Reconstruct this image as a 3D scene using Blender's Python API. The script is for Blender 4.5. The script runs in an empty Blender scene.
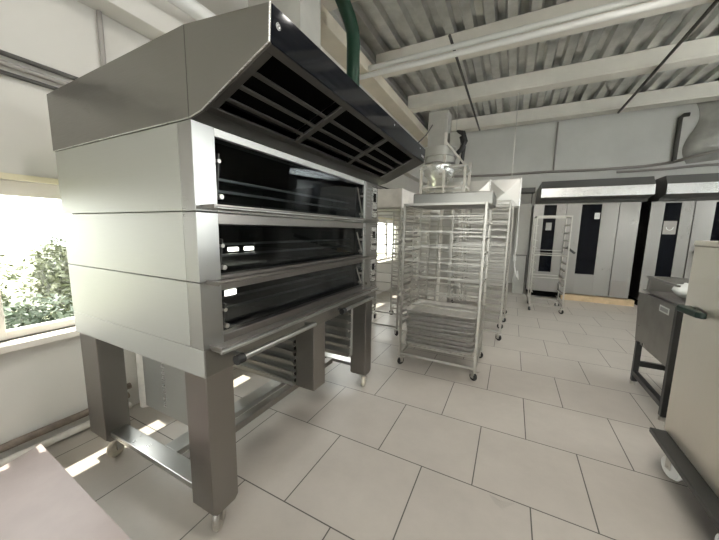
import bpy, bmesh, math, random
from mathutils import Vector, Matrix
random.seed(7)
scene = bpy.context.scene
COL = scene.collection
PI = math.pi

# ------------------------------------------------------------------ materials
def new_mat(name):
    m = bpy.data.materials.new(name); m.use_nodes = True
    nt = m.node_tree
    return m, nt, nt.nodes, nt.links, nt.nodes['Principled BSDF']

def paint(name, col, rough=0.5, metal=0.0, noise=0.0, scale=6.0, bump=0.0, spec=0.5, dirt=None):
    m, nt, N, L, b = new_mat(name)
    b.inputs['Base Color'].default_value = (*col, 1)
    b.inputs['Roughness'].default_value = rough
    b.inputs['Metallic'].default_value = metal
    b.inputs['Specular IOR Level'].default_value = spec
    if noise or bump or dirt:
        tc = N.new('ShaderNodeTexCoord')
        n = N.new('ShaderNodeTexNoise'); n.inputs['Scale'].default_value = scale
        n.inputs['Detail'].default_value = 5; n.inputs['Roughness'].default_value = 0.6
        L.new(tc.outputs['Object'], n.inputs['Vector'])
        if noise or dirt:
            r = N.new('ShaderNodeValToRGB')
            r.color_ramp.elements[0].position = 0.35; r.color_ramp.elements[1].position = 0.68
            lo = dirt if dirt else tuple(c*(1-noise) for c in col)
            r.color_ramp.elements[0].color = (*lo, 1); r.color_ramp.elements[1].color = (*col, 1)
            L.new(n.outputs['Fac'], r.inputs['Fac']); L.new(r.outputs['Color'], b.inputs['Base Color'])
        if bump:
            bp = N.new('ShaderNodeBump'); bp.inputs['Strength'].default_value = bump; bp.inputs['Distance'].default_value = 0.02
            L.new(n.outputs['Fac'], bp.inputs['Height']); L.new(bp.outputs['Normal'], b.inputs['Normal'])
    return m

def steel(name, col, rough=0.32, stretch=(1, 1, 60), var=0.08, metal=1.0):
    """brushed stainless: fine noise stretched along the grain drives roughness and a faint bump"""
    m, nt, N, L, b = new_mat(name)
    b.inputs['Metallic'].default_value = metal
    b.inputs['Base Color'].default_value = (*col, 1)
    tc = N.new('ShaderNodeTexCoord'); mp = N.new('ShaderNodeMapping')
    mp.inputs['Scale'].default_value = stretch
    L.new(tc.outputs['Object'], mp.inputs['Vector'])
    n = N.new('ShaderNodeTexNoise'); n.inputs['Scale'].default_value = 9; n.inputs['Detail'].default_value = 4
    L.new(mp.outputs['Vector'], n.inputs['Vector'])
    n2 = N.new('ShaderNodeTexNoise'); n2.inputs['Scale'].default_value = 2.2; n2.inputs['Detail'].default_value = 4
    L.new(tc.outputs['Object'], n2.inputs['Vector'])
    mr = N.new('ShaderNodeMapRange'); mr.inputs['To Min'].default_value = rough-var; mr.inputs['To Max'].default_value = rough+var
    ad = N.new('ShaderNodeMath'); ad.operation = 'ADD'
    L.new(n.outputs['Fac'], ad.inputs[0]); L.new(n2.outputs['Fac'], ad.inputs[1])
    mr.inputs['From Min'].default_value = 0.6; mr.inputs['From Max'].default_value = 1.4
    L.new(ad.outputs[0], mr.inputs['Value']); L.new(mr.outputs['Result'], b.inputs['Roughness'])
    bp = N.new('ShaderNodeBump'); bp.inputs['Strength'].default_value = 0.02; bp.inputs['Distance'].default_value = 0.001
    L.new(n.outputs['Fac'], bp.inputs['Height']); L.new(bp.outputs['Normal'], b.inputs['Normal'])
    return m

def pane_mat(name, tint, gloss_col=(1, 1, 1), ior=1.45, rough=0.0):
    m = bpy.data.materials.new(name); m.use_nodes = True
    nt = m.node_tree; N = nt.nodes; L = nt.links
    N.clear()
    o = N.new('ShaderNodeOutputMaterial'); mx = N.new('ShaderNodeMixShader')
    t = N.new('ShaderNodeBsdfTransparent'); t.inputs['Color'].default_value = (*tint, 1)
    g = N.new('ShaderNodeBsdfGlossy'); g.inputs['Color'].default_value = (*gloss_col, 1); g.inputs['Roughness'].default_value = rough
    lw = N.new('ShaderNodeLayerWeight'); lw.inputs['Blend'].default_value = 0.5
    pw = N.new('ShaderNodeMath'); pw.operation = 'POWER'; pw.inputs[1].default_value = 4.0
    f = N.new('ShaderNodeMath'); f.operation = 'MULTIPLY_ADD'; f.inputs[1].default_value = 0.6; f.inputs[2].default_value = ((ior-1)/(ior+1))**2
    L.new(lw.outputs['Facing'], pw.inputs[0]); L.new(pw.outputs[0], f.inputs[0])
    L.new(f.outputs[0], mx.inputs[0]); L.new(t.outputs[0], mx.inputs[1]); L.new(g.outputs[0], mx.inputs[2])
    L.new(mx.outputs[0], o.inputs['Surface'])
    return m

def emit(name, col, s):
    m, nt, N, L, b = new_mat(name)
    b.inputs['Base Color'].default_value = (*col, 1)
    b.inputs['Emission Color'].default_value = (*col, 1); b.inputs['Emission Strength'].default_value = s
    return m

M = {}
M['panel'] = steel('satin_steel_panel', (0.40, 0.40, 0.375), 0.54, (1, 1, 40), 0.05, 0.75)
M['hood'] = steel('hood_steel', (0.255, 0.247, 0.23), 0.34, (1, 1, 40))
M['post'] = steel('brushed_post_steel', (0.44, 0.44, 0.43), 0.30, (1, 1, 30), 0.04)
M['leg'] = steel('leg_steel', (0.29, 0.272, 0.255), 0.33, (30, 30, 1), 0.05)
M['grille'] = steel('grille_steel', (0.13, 0.127, 0.12), 0.42, (1, 40, 1))
M['rack'] = steel('rack_steel', (0.47, 0.455, 0.42), 0.40, (20, 20, 1))
M['tray'] = paint('tray_aluminium', (0.66, 0.64, 0.60), 0.36, 0.6, 0.18, 14)
M['oven'] = steel('rack_oven_steel', (0.30, 0.29, 0.275), 0.36, (50, 1, 1), 0.12)
M['oven_light'] = steel('bright_steel', (0.80, 0.80, 0.79), 0.28, (1, 1, 30))
M['duct'] = steel('galvanised_duct', (0.72, 0.71, 0.68), 0.32, (2, 2, 2), 0.03)
M['deck'] = paint('galvanised_deck', (0.70, 0.70, 0.68), 0.30, 0.8, 0.25, 3.0)
M['cabinet'] = steel('cabinet_steel', (0.84, 0.80, 0.73), 0.48, (1, 30, 1))
M['darksteel'] = paint('dark_steel', (0.085, 0.085, 0.08), 0.45, 0.6)
M['black'] = paint('black_void', (0.003, 0.003, 0.003), 0.9, spec=0.05)
M['blackglass'] = paint('black_glass', (0.004, 0.005, 0.008), 0.06, 0, spec=0.22)
M['ovenglass'] = pane_mat('smoked_oven_glass', (0.55, 0.57, 0.58), (0.9, 0.95, 1), 1.38, 0.02)
M['bakedark'] = paint('chamber_dark', (0.018, 0.019, 0.02), 0.5, 0.3, 0.4, 9)
M['hearth'] = paint('hearth_stone', (0.16, 0.16, 0.155), 0.7, 0, 0.3, 12)
M['glass'] = pane_mat('window_glass', (0.97, 0.985, 0.98), (1, 1, 1), 1.45, 0.0)
M['wall'] = paint('white_wall_plaster', (0.66, 0.64, 0.60), 0.75, 0, 0.05, 1.6, 0.06)
M['wallback'] = paint('back_wall_plaster', (0.66, 0.655, 0.63), 0.8, 0, 0.12, 0.9, 0.1)
M['wallright'] = paint('grey_wall_paint', (0.27, 0.265, 0.25), 0.8, 0, 0.08, 1.2)
M['beam'] = paint('beam_limewash', (0.74, 0.67, 0.55), 0.8, 0, 0.12, 2.2, 0.15)
M['purlin'] = paint('purlin_limewash', (0.78, 0.745, 0.68), 0.8, 0, 0.12, 1.7, 0.12)
M['frame'] = paint('white_window_frame', (0.80, 0.75, 0.68), 0.35, 0, 0.04, 3)
M['white'] = paint('white_plastic', (0.78, 0.78, 0.76), 0.4)
M['pipe'] = paint('painted_pipe', (0.70, 0.67, 0.62), 0.45, 0, 0.2, 8)
M['rustpipe'] = paint('rusty_pipe', (0.27, 0.22, 0.18), 0.6, 0.1, 0.5, 12)
M['conduit'] = paint('grey_conduit', (0.33, 0.31, 0.29), 0.5, 0.2)
M['darkrod'] = paint('dark_conduit', (0.075, 0.07, 0.065), 0.6)
M['green'] = paint('green_hose', (0.005, 0.045, 0.022), 0.42)
M['caster'] = paint('cream_caster_wheel', (0.62, 0.57, 0.47), 0.45, 0, 0.25, 20)
M['zinc'] = paint('zinc_fork', (0.62, 0.60, 0.56), 0.35, 0.9, 0.15, 30)
M['rubber'] = paint('black_rubber', (0.02, 0.02, 0.02), 0.6)
M['canopy'] = paint('canopy_grey', (0.13, 0.13, 0.125), 0.45, 0.3)
M['trim_reflect'] = paint('trim_painted_reflection', (0.82, 0.82, 0.80), 0.42, 0.7)  # steel trim paled to carry a bright reflection in its colour
M['board'] = paint('pink_beige_board', (0.40, 0.335, 0.32), 0.5, 0, 0.14, 3.0)
M['cream'] = paint('cream_board_edge', (0.72, 0.66, 0.48), 0.6)
M['wood'] = paint('pallet_wood', (0.60, 0.45, 0.28), 0.7, 0, 0.25, 7)
M['blacklegs'] = paint('black_painted_frame', (0.022, 0.022, 0.022), 0.4)
M['darkgreen'] = paint('dark_green_handle', (0.005, 0.018, 0.013), 0.35)
M['paper'] = paint('white_paper', (0.72, 0.74, 0.72), 0.6)
M['film'] = pane_mat('clear_film', (0.93, 0.93, 0.93), (1, 1, 1), 1.5, 0.15)
M['machine'] = paint('grey_machine_paint', (0.40, 0.395, 0.365), 0.45, 0.1, 0.1, 5)
M['foil'] = paint('wrinkled_plastic', (0.50, 0.49, 0.46), 0.25, 0.1, 0.25, 3, 0.6)
M['lamp'] = emit('lamp_tube', (1.0, 0.97, 0.92), 14.0)
M['ovenlamp'] = emit('oven_lamp', (1.0, 0.95, 0.80), 16.0)
M['grey'] = paint('grey_print', (0.35, 0.35, 0.36), 0.5)
M['bark'] = paint('bark', (0.04, 0.042, 0.025), 0.9, 0, 0.4, 10)
M['soil'] = paint('outside_ground', (0.25, 0.27, 0.16), 0.9, 0, 0.3, 2)
M['house'] = paint('pale_house', (0.7, 0.68, 0.66), 0.8)

def leafmat(name, a, b2):
    m, nt, N, L, b = new_mat(name)
    oi = N.new('ShaderNodeTexCoord'); n = N.new('ShaderNodeTexNoise'); n.inputs['Scale'].default_value = 2.2
    L.new(oi.outputs['Object'], n.inputs['Vector'])
    r = N.new('ShaderNodeValToRGB'); r.color_ramp.elements[0].position = .38; r.color_ramp.elements[1].position = .62
    r.color_ramp.elements[0].color = (*a, 1); r.color_ramp.elements[1].color = (*b2, 1)
    L.new(n.outputs['Fac'], r.inputs['Fac']); L.new(r.outputs['Color'], b.inputs['Base Color'])
    b.inputs['Roughness'].default_value = 0.5
    return m
M['leafA'] = leafmat('leaf_yellow_green', (0.046, 0.056, 0.022), (0.066, 0.069, 0.030))
M['leafB'] = leafmat('leaf_green', (0.036, 0.050, 0.025), (0.055, 0.063, 0.030))
M['leafC'] = leafmat('leaf_dark_green', (0.038, 0.056, 0.034), (0.058, 0.072, 0.040))

# floor: 0.6 m tiles, rows along X, every other row shifted half a tile
def floor_mat():
    m, nt, N, L, b = new_mat('porcelain_floor_tiles')
    tc = N.new('ShaderNodeTexCoord'); mp = N.new('ShaderNodeMapping')
    mp.inputs['Location'].default_value = FLOOR_OFF
    L.new(tc.outputs['Object'], mp.inputs['Vector'])
    br = N.new('ShaderNodeTexBrick')
    br.offset = 0.5; br.offset_frequency = 2; br.squash = 1.0
    br.inputs['Scale'].default_value = 1.0
    br.inputs['Brick Width'].default_value = 0.6; br.inputs['Row Height'].default_value = 0.6
    br.inputs['Mortar Size'].default_value = 0.0035; br.inputs['Mortar Smooth'].default_value = 0.1
    br.inputs['Bias'].default_value = 0.0
    br.inputs['Color1'].default_value = (0.45, 0.415, 0.375, 1)
    br.inputs['Color2'].default_value = (0.485, 0.45, 0.405, 1)
    br.inputs['Mortar'].default_value = (0.085, 0.078, 0.07, 1)
    L.new(mp.outputs['Vector'], br.inputs['Vector'])
    n = N.new('ShaderNodeTexNoise'); n.inputs['Scale'].default_value = 2.0; n.inputs['Detail'].default_value = 8; n.inputs['Roughness'].default_value = .7
    L.new(tc.outputs['Object'], n.inputs['Vector'])
    mr = N.new('ShaderNodeMapRange'); mr.inputs['From Min'].default_value = .3; mr.inputs['From Max'].default_value = .7
    mr.inputs['To Min'].default_value = 0.90; mr.inputs['To Max'].default_value = 1.06
    L.new(n.outputs['Fac'], mr.inputs['Value'])
    mu = N.new('ShaderNodeMix'); mu.data_type = 'RGBA'; mu.blend_type = 'MULTIPLY'; mu.inputs[0].default_value = 1
    L.new(br.outputs['Color'], mu.inputs[6]); L.new(mr.outputs['Result'], mu.inputs[7])
    L.new(mu.outputs[2], b.inputs['Base Color'])
    r2 = N.new('ShaderNodeMapRange'); r2.inputs['To Min'].default_value = 0.24; r2.inputs['To Max'].default_value = 0.42
    L.new(n.outputs['Fac'], r2.inputs['Value']); L.new(r2.outputs['Result'], b.inputs['Roughness'])
    bp = N.new('ShaderNodeBump'); bp.inputs['Strength'].default_value = 0.25; bp.inputs['Distance'].default_value = 0.003; bp.invert = True
    L.new(br.outputs['Fac'], bp.inputs['Height']); L.new(bp.outputs['Normal'], b.inputs['Normal'])
    return m
FLOOR_OFF = (0.0, 0.0, 0.0)

# ------------------------------------------------------------------ mesh builder
class MB:
    def __init__(s): s.v = []; s.f = []; s.sm = []
    def _add(s, vs, fs, smooth=False):
        o = len(s.v); s.v += [tuple(v) for v in vs]
        for f in fs: s.f.append([i+o for i in f]); s.sm.append(smooth)
        return s
    def box(s, a, b):
        x0, y0, z0 = [min(a[i], b[i]) for i in range(3)]; x1, y1, z1 = [max(a[i], b[i]) for i in range(3)]
        return s._add([(x0,y0,z0),(x1,y0,z0),(x1,y1,z0),(x0,y1,z0),(x0,y0,z1),(x1,y0,z1),(x1,y1,z1),(x0,y1,z1)],
                      [(0,3,2,1),(4,5,6,7),(0,1,5,4),(1,2,6,5),(2,3,7,6),(3,0,4,7)])
    def obox(s, c, ax, ay, az):
        c = Vector(c); ax = Vector(ax); ay = Vector(ay); az = Vector(az)
        vs = [c+sx*ax+sy*ay+sz*az for sz in (-1,1) for sx, sy in ((-1,-1),(1,-1),(1,1),(-1,1))]
        fs = [(0,3,2,1),(4,5,6,7),(0,1,5,4),(1,2,6,5),(2,3,7,6),(3,0,4,7)]
        if ax.cross(ay).dot(az) < 0: fs = [f[::-1] for f in fs]
        return s._add(vs, fs)
    def bar(s, p0, p1, w, h, up=(0,0,1)):
        p0 = Vector(p0); p1 = Vector(p1); d = (p1-p0); l = d.length; d.normalize()
        up = Vector(up)
        if abs(d.dot(up)) > .98: up = Vector((1,0,0))
        r = d.cross(up).normalized(); u = r.cross(d)
        return s.obox((p0+p1)/2, d*l/2, r*w/2, u*h/2)
    def cyl(s, p0, p1, r, n=16, r1=None, caps=True):
        p0 = Vector(p0); p1 = Vector(p1); d = (p1-p0).normalized(); r1 = r if r1 is None else r1
        t = Vector((0,0,1)) if abs(d.z) < .9 else Vector((1,0,0))
        a = d.cross(t).normalized(); b = d.cross(a)
        vs = []
        for p, q in ((p0, r), (p1, r1)):
            for i in range(n):
                th = 2*PI*i/n; vs.append(p+a*math.cos(th)*q+b*math.sin(th)*q)
        fs = [(i, i+n, (i+1)%n+n, (i+1)%n) for i in range(n)]
        s._add(vs, fs, True)
        if caps:
            s._add(vs[:n], [tuple(range(n))]); s._add(vs[n:], [tuple(range(n))[::-1]])
        return s
    def tube(s, pts, r, n=10):
        pts = [Vector(p) for p in pts]
        rings = []; prev = None
        for i, p in enumerate(pts):
            if i == 0: d = pts[1]-p
            elif i == len(pts)-1: d = p-pts[i-1]
            else: d = (pts[i+1]-pts[i-1])
            d.normalize()
            if prev is None:
                t = Vector((0,0,1)) if abs(d.z) < .9 else Vector((1,0,0)); a = d.cross(t).normalized()
            else:
                a = (prev - d*prev.dot(d)).normalized()
            prev = a; b = d.cross(a)
            rings.append([p+a*math.cos(2*PI*k/n)*r+b*math.sin(2*PI*k/n)*r for k in range(n)])
        vs = [v for rg in rings for v in rg]
        fs = []
        for i in range(len(rings)-1):
            for k in range(n): fs.append((i*n+k, (i+1)*n+k, (i+1)*n+(k+1)%n, i*n+(k+1)%n))
        s._add(vs, fs, True)
        s._add(rings[0], [tuple(range(n))]); s._add(rings[-1], [tuple(range(n))[::-1]])
        return s
    def prism(s, poly, a, b, axis='y'):
        """poly of 2-D points (x,z) for axis y; (y,z) for axis x; (x,y) for axis z"""
        n = len(poly)
        def P(p, t): return {'y': (p[0], t, p[1]), 'x': (t, p[0], p[1]), 'z': (p[0], p[1], t)}[axis]
        vs = [P(p, a) for p in poly]+[P(p, b) for p in poly]
        fs = [(i, (i+1)%n, (i+1)%n+n, i+n) for i in range(n)]+[tuple(range(n))[::-1], tuple(range(n, 2*n))]
        return s._add(vs, fs)
    def lathe(s, prof, c, n=32):
        vs = []; m = len(prof)
        for i in range(n):
            th = 2*PI*i/n
            for r, z in prof: vs.append((c[0]+r*math.cos(th), c[1]+r*math.sin(th), c[2]+z))
        fs = [(i*m+j, ((i+1)%n)*m+j, ((i+1)%n)*m+j+1, i*m+j+1) for i in range(n) for j in range(m-1)]
        return s._add(vs, fs, True)
    def torus(s, c, axis, R, r, n=24, k=10):
        ax = Vector(axis).normalized(); t = Vector((0,0,1)) if abs(ax.z) < .9 else Vector((1,0,0))
        a = ax.cross(t).normalized(); b = ax.cross(a); c = Vector(c); vs = []
        for i in range(n):
            th = 2*PI*i/n; d = a*math.cos(th)+b*math.sin(th)
            for j in range(k):
                ph = 2*PI*j/k; vs.append(c+d*(R+r*math.cos(ph))+ax*r*math.sin(ph))
        fs = [(i*k+j, ((i+1)%n)*k+j, ((i+1)%n)*k+(j+1)%k, i*k+(j+1)%k) for i in range(n) for j in range(k)]
        return s._add(vs, fs, True)
    def build(s, name, m, parent=None, bevel=0.0, origin=None):
        off = Vector(origin) if origin is not None else (WORLD[parent.name] if parent is not None else Vector((0,0,0)))
        me = bpy.data.meshes.new(name)
        me.from_pydata([tuple(Vector(v)-off) for v in s.v], [], s.f)
        bm = bmesh.new(); bm.from_mesh(me)
        bmesh.ops.remove_doubles(bm, verts=bm.verts, dist=1e-6) if False else None
        bmesh.ops.recalc_face_normals(bm, faces=bm.faces); bm.to_mesh(me); bm.free()
        me.polygons.foreach_set('use_smooth', s.sm)
        me.materials.append(m if not isinstance(m, str) else M[m])
        o = bpy.data.objects.new(name, me); COL.objects.link(o)
        if parent is not None:
            o.parent = parent
        elif origin is not None:
            o.location = off
        WORLD[o.name] = off
        if bevel:
            bv = o.modifiers.new('edge', 'BEVEL'); bv.width = bevel; bv.segments = 2; bv.limit_method = 'ANGLE'; bv.angle_limit = math.radians(50)
        return o
WORLD = {}

def thing(name, label, cat, loc=(0,0,0), group=None):
    o = bpy.data.objects.new(name, None); COL.objects.link(o); o.location = loc
    o.empty_display_size = .1
    WORLD[o.name] = Vector(loc); o['label'] = label; o['category'] = cat
    if group: o['group'] = group
    return o
def tag(o, label, cat, group=None, kind=None):
    o['label'] = label; o['category'] = cat
    if group: o['group'] = group
    if kind: o['kind'] = kind
    return o
def struct(mb, name, m, origin=None, bevel=0):
    o = mb.build(name, m, None, bevel, origin); o['kind'] = 'structure'; return o
def dup(root, loc, rotz=0, label=None, group=None):
    r = root.copy(); COL.objects.link(r); r.location = loc; r.rotation_euler = (0,0,rotz)
    if label: r['label'] = label
    if group: r['group'] = group
    WORLD[r.name] = Vector(loc)
    for ch in list(root.children):
        c = ch.copy(); COL.objects.link(c); c.parent = r
        for g in list(ch.children):
            d = g.copy(); COL.objects.link(d); d.parent = c
    return r
def copypart(o, parent, loc=(0,0,0), rot=None):
    c = o.copy(); COL.objects.link(c); c.parent = parent; c.location = loc
    if rot: c.rotation_euler = rot
    for g in list(o.children):
        d = g.copy(); COL.objects.link(d); d.parent = c
    WORLD[c.name] = WORLD[o.name]
    return c

# ------------------------------------------------------------------ camera (solved from the photograph's vanishing lines)
CAMH = 1.48
yaw, pitch, roll = math.radians(27.02773365), math.radians(7.67862205), math.radians(0.96878816)
fw = Vector((-math.sin(yaw)*math.cos(pitch), math.cos(yaw)*math.cos(pitch), -math.sin(pitch)))
r0 = Vector((math.cos(yaw), math.sin(yaw), 0)); u0 = r0.cross(fw)
r2 = r0*math.cos(roll)+u0*math.sin(roll); u2 = -r0*math.sin(roll)+u0*math.cos(roll)
cam = bpy.data.cameras.new('camera'); co = bpy.data.objects.new('camera', cam); COL.objects.link(co)
mat = Matrix(((r2.x, u2.x, -fw.x, 0), (r2.y, u2.y, -fw.y, 0), (r2.z, u2.z, -fw.z, CAMH), (0,0,0,1)))
co.matrix_world = mat
cam.sensor_fit = 'HORIZONTAL'; cam.sensor_width = 36; cam.lens = 36*295.5514/719; cam.clip_start = .03; cam.clip_end = 300
scene.camera = co

# ------------------------------------------------------------------ room shell
XL, XR, YB, YF = -2.7, 6.2, 9.75, -4.0
ZP0, ZP1 = 4.34, 4.64            # purlin bottom / top
FLOOR_OFF = (-0.20+0.6*20, -1.70+0.6*20, 0)
struct(MB().box((XL-.3, YF-.3, -.12), (XR+.3, YB+.3, 0)), 'floor', floor_mat())
# left wall with three window openings
WIN = [(-3.6, -1.6, .77, 1.745), (.1, 2.1, .77, 1.745), (4.3, 5.6, .77, 1.745), (6.1, 7.5, .77, 1.745)]
mb = MB(); ztop = 4.9; x0, x1 = XL-.10, XL
y = YF-.3
for (a, b, z0, z1) in WIN:
    mb.box((x0, y, 0), (x1, a, ztop)); mb.box((x0, a, 0), (x1, b, z0)); mb.box((x0, a, z1), (x1, b, ztop)); y = b
mb.box((x0, y, 0), (x1, YB+.3, ztop))
struct(mb, 'wall_left', 'wall')
struct(MB().box((XL, YB, 0), (XR, YB+.3, ztop)), 'wall_back', 'wallback')
FILL_RW = [(3.2, 6.25)]  # unseen opening, added to light the back of the room and the roof deck
mb = MB(); y = YF-.3
for (a, b) in FILL_RW:
    mb.box((XR, y, 0), (XR+.1, a, ztop)).box((XR, a, 0), (XR+.1, b, 1.5)).box((XR, a, 3.9), (XR+.1, b, ztop)); y = b
mb.box((XR, y, 0), (XR+.1, YB+.3, ztop))
struct(mb, 'wall_right', 'wallright')
for i, (a, b) in enumerate(FILL_RW):
    root = thing('window_%d' % (i+7), '', 'window', (XR+.05, (a+b)/2, 1.5)); del root['label']; del root['category']  # added window out of view, there for its light
    root['kind'] = 'structure'
    f = MB()
    for (ya, yb, za, zb) in ((a, b, 1.5, 1.56), (a, b, 3.84, 3.9), (a, a+.06, 1.5, 3.9), (b-.06, b, 1.5, 3.9), ((a+b)/2-.04, (a+b)/2+.04, 1.5, 3.9)): f.box((XR+.03, ya, za), (XR+.09, yb, zb))
    f.build('window_frame', 'frame', root)
    MB().box((XR+.06, a+.05, 1.55), (XR+.065, b-.05, 3.85)).build('pane', 'glass', root)
FILL_FW = [(-1.9, .3), (4.3, 6.0)]  # unseen openings, added to light the faces turned towards the camera
mb = MB(); x = XL
for (a, b) in FILL_FW:
    mb.box((x, YF-.1, 0), (a, YF, ztop)).box((a, YF-.1, 0), (b, YF, .9)).box((a, YF-.1, 2.5), (b, YF, ztop)); x = b
mb.box((x, YF-.1, 0), (XR, YF, ztop))
struct(mb, 'wall_front', 'wall')
# corrugated steel roof deck, ribs running along Y
poly_top = []; poly_bot = []
per = .30; xx = XL-.3
while xx < XR+.3:
    poly_bot += [(xx, 0), (xx+.13, 0), (xx+.165, .085), (xx+.265, .085)]
    xx += per
mb = MB(); n = len(poly_bot)
vs = [(p[0], YF-.3, ZP1+p[1]) for p in poly_bot]+[(p[0], YB+.3, ZP1+p[1]) for p in poly_bot]
vs += [(p[0], YF-.3, ZP1+p[1]+.012) for p in poly_bot]+[(p[0], YB+.3, ZP1+p[1]+.012) for p in poly_bot]
fs = []
for i in range(n-1):
    fs.append((i, i+1, i+1+n, i+n)); fs.append((2*n+i, 3*n+i, 3*n+i+1, 2*n+i+1))
mb._add(vs, fs)
struct(mb, 'ceiling', 'deck')
struct(MB().box((XL-.3, YF-.3, ztop), (XR+.3, YB+.3, ztop+.1)), 'ceiling_slab', 'wallback')
# main beam along the left wall, wall ledge, purlins across
struct(MB().box((XL, YF, 4.14), (-2.38, YB, ZP0-.002)), 'trim_1', 'beam', bevel=.01)
mb = MB().box((XL, YF, 2.965), (-2.51, YB, 3.125)); struct(mb, 'trim_2', 'wall', bevel=.006)
for i, yn in enumerate((1.5, 3.38, 5.30, 7.15, 9.14)):
    mb = MB().box((-2.44, yn, ZP0), (XR, yn+.26, ZP1-.001))
    mb.box((-2.44, yn-.02, ZP0-.001), (XR, yn+.275, ZP0+.05))
    struct(mb, 'trim_%d' % (i+3), 'purlin', bevel=.008)
# windows
for i, (a, b, z0, z1) in enumerate(WIN):
    root = thing('window_%d' % (i+1), '', 'window', (XL-.06, (a+b)/2, z0)); del root['label']; del root['category']
    root['kind'] = 'structure'
    fx0, fx1 = XL-.098, XL-.045
    f = MB().box((fx0, a, z0), (fx1, b, z0+.05)).box((fx0, a, z1-.09), (fx1, b, z1)).box((fx0, a, z0), (fx1, a+.06, z1)).box((fx0, b-.06, z0), (fx1, b, z1))
    ms = [.52] if i == 1 else [(a+b)/2]
    for mY in ms: f.box((fx0, mY-.055, z0), (fx1+.012, mY+.055, z1))
    f.build('window_frame', 'frame', root, .004)
    edges = [a+.06]+[q for mY in ms for q in (mY-.055, mY+.055)]+[b-.06]
    for k in range(0, len(edges), 2):
        MB().box((XL-.076, edges[k]-.002, z0+.048), (XL-.070, edges[k+1]+.002, z1-.088)).build('pane', 'glass', root)
    if i == 1:
        hb = MB().box((fx1+.012, .475, .845), (fx1+.03, .50, .93)).cyl((fx1+.02, .515, .84), (fx1+.02, .515, .935), .008, 10)
        hb.build('hinge', 'darkrod', root)
    MB().box((XL-.046, a-.03, z0-.045), (XL+.10, b+.05, z0)).build('sill', 'frame', root, .006)
    MB().box((XL-.02, a-.02, z1), (XL+.02, b+.02, z1+.035)).build('top_trim', 'cream', root, .004)

for i, (a, b) in enumerate(FILL_FW):
    root = thing('window_%d' % (i+5), '', 'window', ((a+b)/2, YF-.05, .9)); del root['label']; del root['category']  # added windows behind the camera, there for their light
    root['kind'] = 'structure'
    f = MB()
    for (xa, xb, za, zb) in ((a, b, .9, .96), (a, b, 2.44, 2.5), (a, a+.06, .9, 2.5), (b-.06, b, .9, 2.5), ((a+b)/2-.04, (a+b)/2+.04, .9, 2.5)): f.box((xa, YF-.09, za), (xb, YF-.03, zb))
    f.build('window_frame', 'frame', root)
    MB().box((a+.05, YF-.065, .95), (b-.05, YF-.06, 2.45)).build('pane', 'glass', root)

# ------------------------------------------------------------------ pipes and conduits on the walls and roof
def pipe(name, pts, r, m, label, cat='pipe', n=12, group=None):
    o = MB().tube(pts, r, n).build(name, m, None, 0, pts[0]); tag(o, label, cat, group); return o
pipe('heating_pipe', [(-2.63, YF, .052), (-2.63, 1.14, .052)], .024, 'pipe', 'lower off-white heating pipe running along the foot of the window wall', 'pipe')
pipe('heating_pipe', [(-2.65, YF, .135), (-2.65, 1.14, .135)], .024, 'rustpipe', 'upper brown heating pipe running along the foot of the window wall', 'pipe')
pipe('rusty_pipe', [(-2.655, .95, .205), (-2.655, 1.16, .205)], .024, 'rustpipe', 'short rusty brown pipe end above the floor pipes behind the oven leg', 'pipe')
pipe('riser_pipe', [(-2.62, 1.25, 0), (-2.62, 1.25, 1.6)], .045, 'pipe', 'white vertical riser pipe on the window wall behind the oven', 'pipe')
for k, (z, x, r, m, lab) in enumerate(((2.395, XL+.03, .015, 'conduit', 'lowest grey conduit on the wall above the window'),
                                (2.345, XL+.025, .012, 'darkrod', 'thin dark cable under the conduits above the window'),
                                (2.45, XL+.03, .014, 'darkrod', 'uppermost dark conduit of the bundle on the wall above the window'))):
    pipe('wall_conduit', [(x, YF, z), (x, YB, z)], r, m, lab, 'conduit')
pipe('vertical_conduit', [(XL+.02, 1.19, 2.46), (XL+.02, 1.19, 2.96)], .016, 'conduit', 'thin vertical conduit on the upper left wall joining the conduit bundle', 'conduit')
pipe('ventilation_duct', [(-2.40, YF, 3.21), (-2.40, 2.3, 3.21)], .06, 'white', 'round white duct along the ledge high behind the oven hood', 'duct', 20)
pipe('ceiling_pipe', [(XL, 4.9, 4.21), (XR, 4.9, 4.21)], .040, 'white', 'upper of two white pipes under the nearest ceiling beam', 'pipe', 14)
pipe('ceiling_pipe', [(XL, 4.88, 4.095), (XR, 4.88, 4.095)], .040, 'white', 'lower of two white pipes under the nearest ceiling beam', 'pipe', 14)
pipe('ceiling_rod', [(-1.03, 4.78, 4.312), (-1.03, 9.3, 4.312)], .022, 'darkrod', 'left thin dark rod running under the ceiling beams', 'rod', 8)
pipe('ceiling_rod', [(2.0, 4.78, 4.312), (2.0, 9.3, 4.312)], .024, 'darkrod', 'right thin dark rod running under the ceiling beams', 'rod', 8)
# green hose rising behind the hood
pipe('ventilation_hose', [(-2.69, 3.64, 2.12), (-2.3, 3.64, 2.13), (-2.06, 3.64, 2.25), (-2.0, 3.64, 2.5), (-2.0, 3.64, 3.85), (-2.0, 3.62, 3.98), (-2.02, 3.55, 4.12), (-2.05, 3.46, 4.24), (-2.08, 3.40, 4.33), (-2.08, 3.33, 4.40), (-2.08, 3.33, 4.62)], .085, 'green', 'thick dark green hose rising to the roof behind the oven hood', 'hose', 18)
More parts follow.
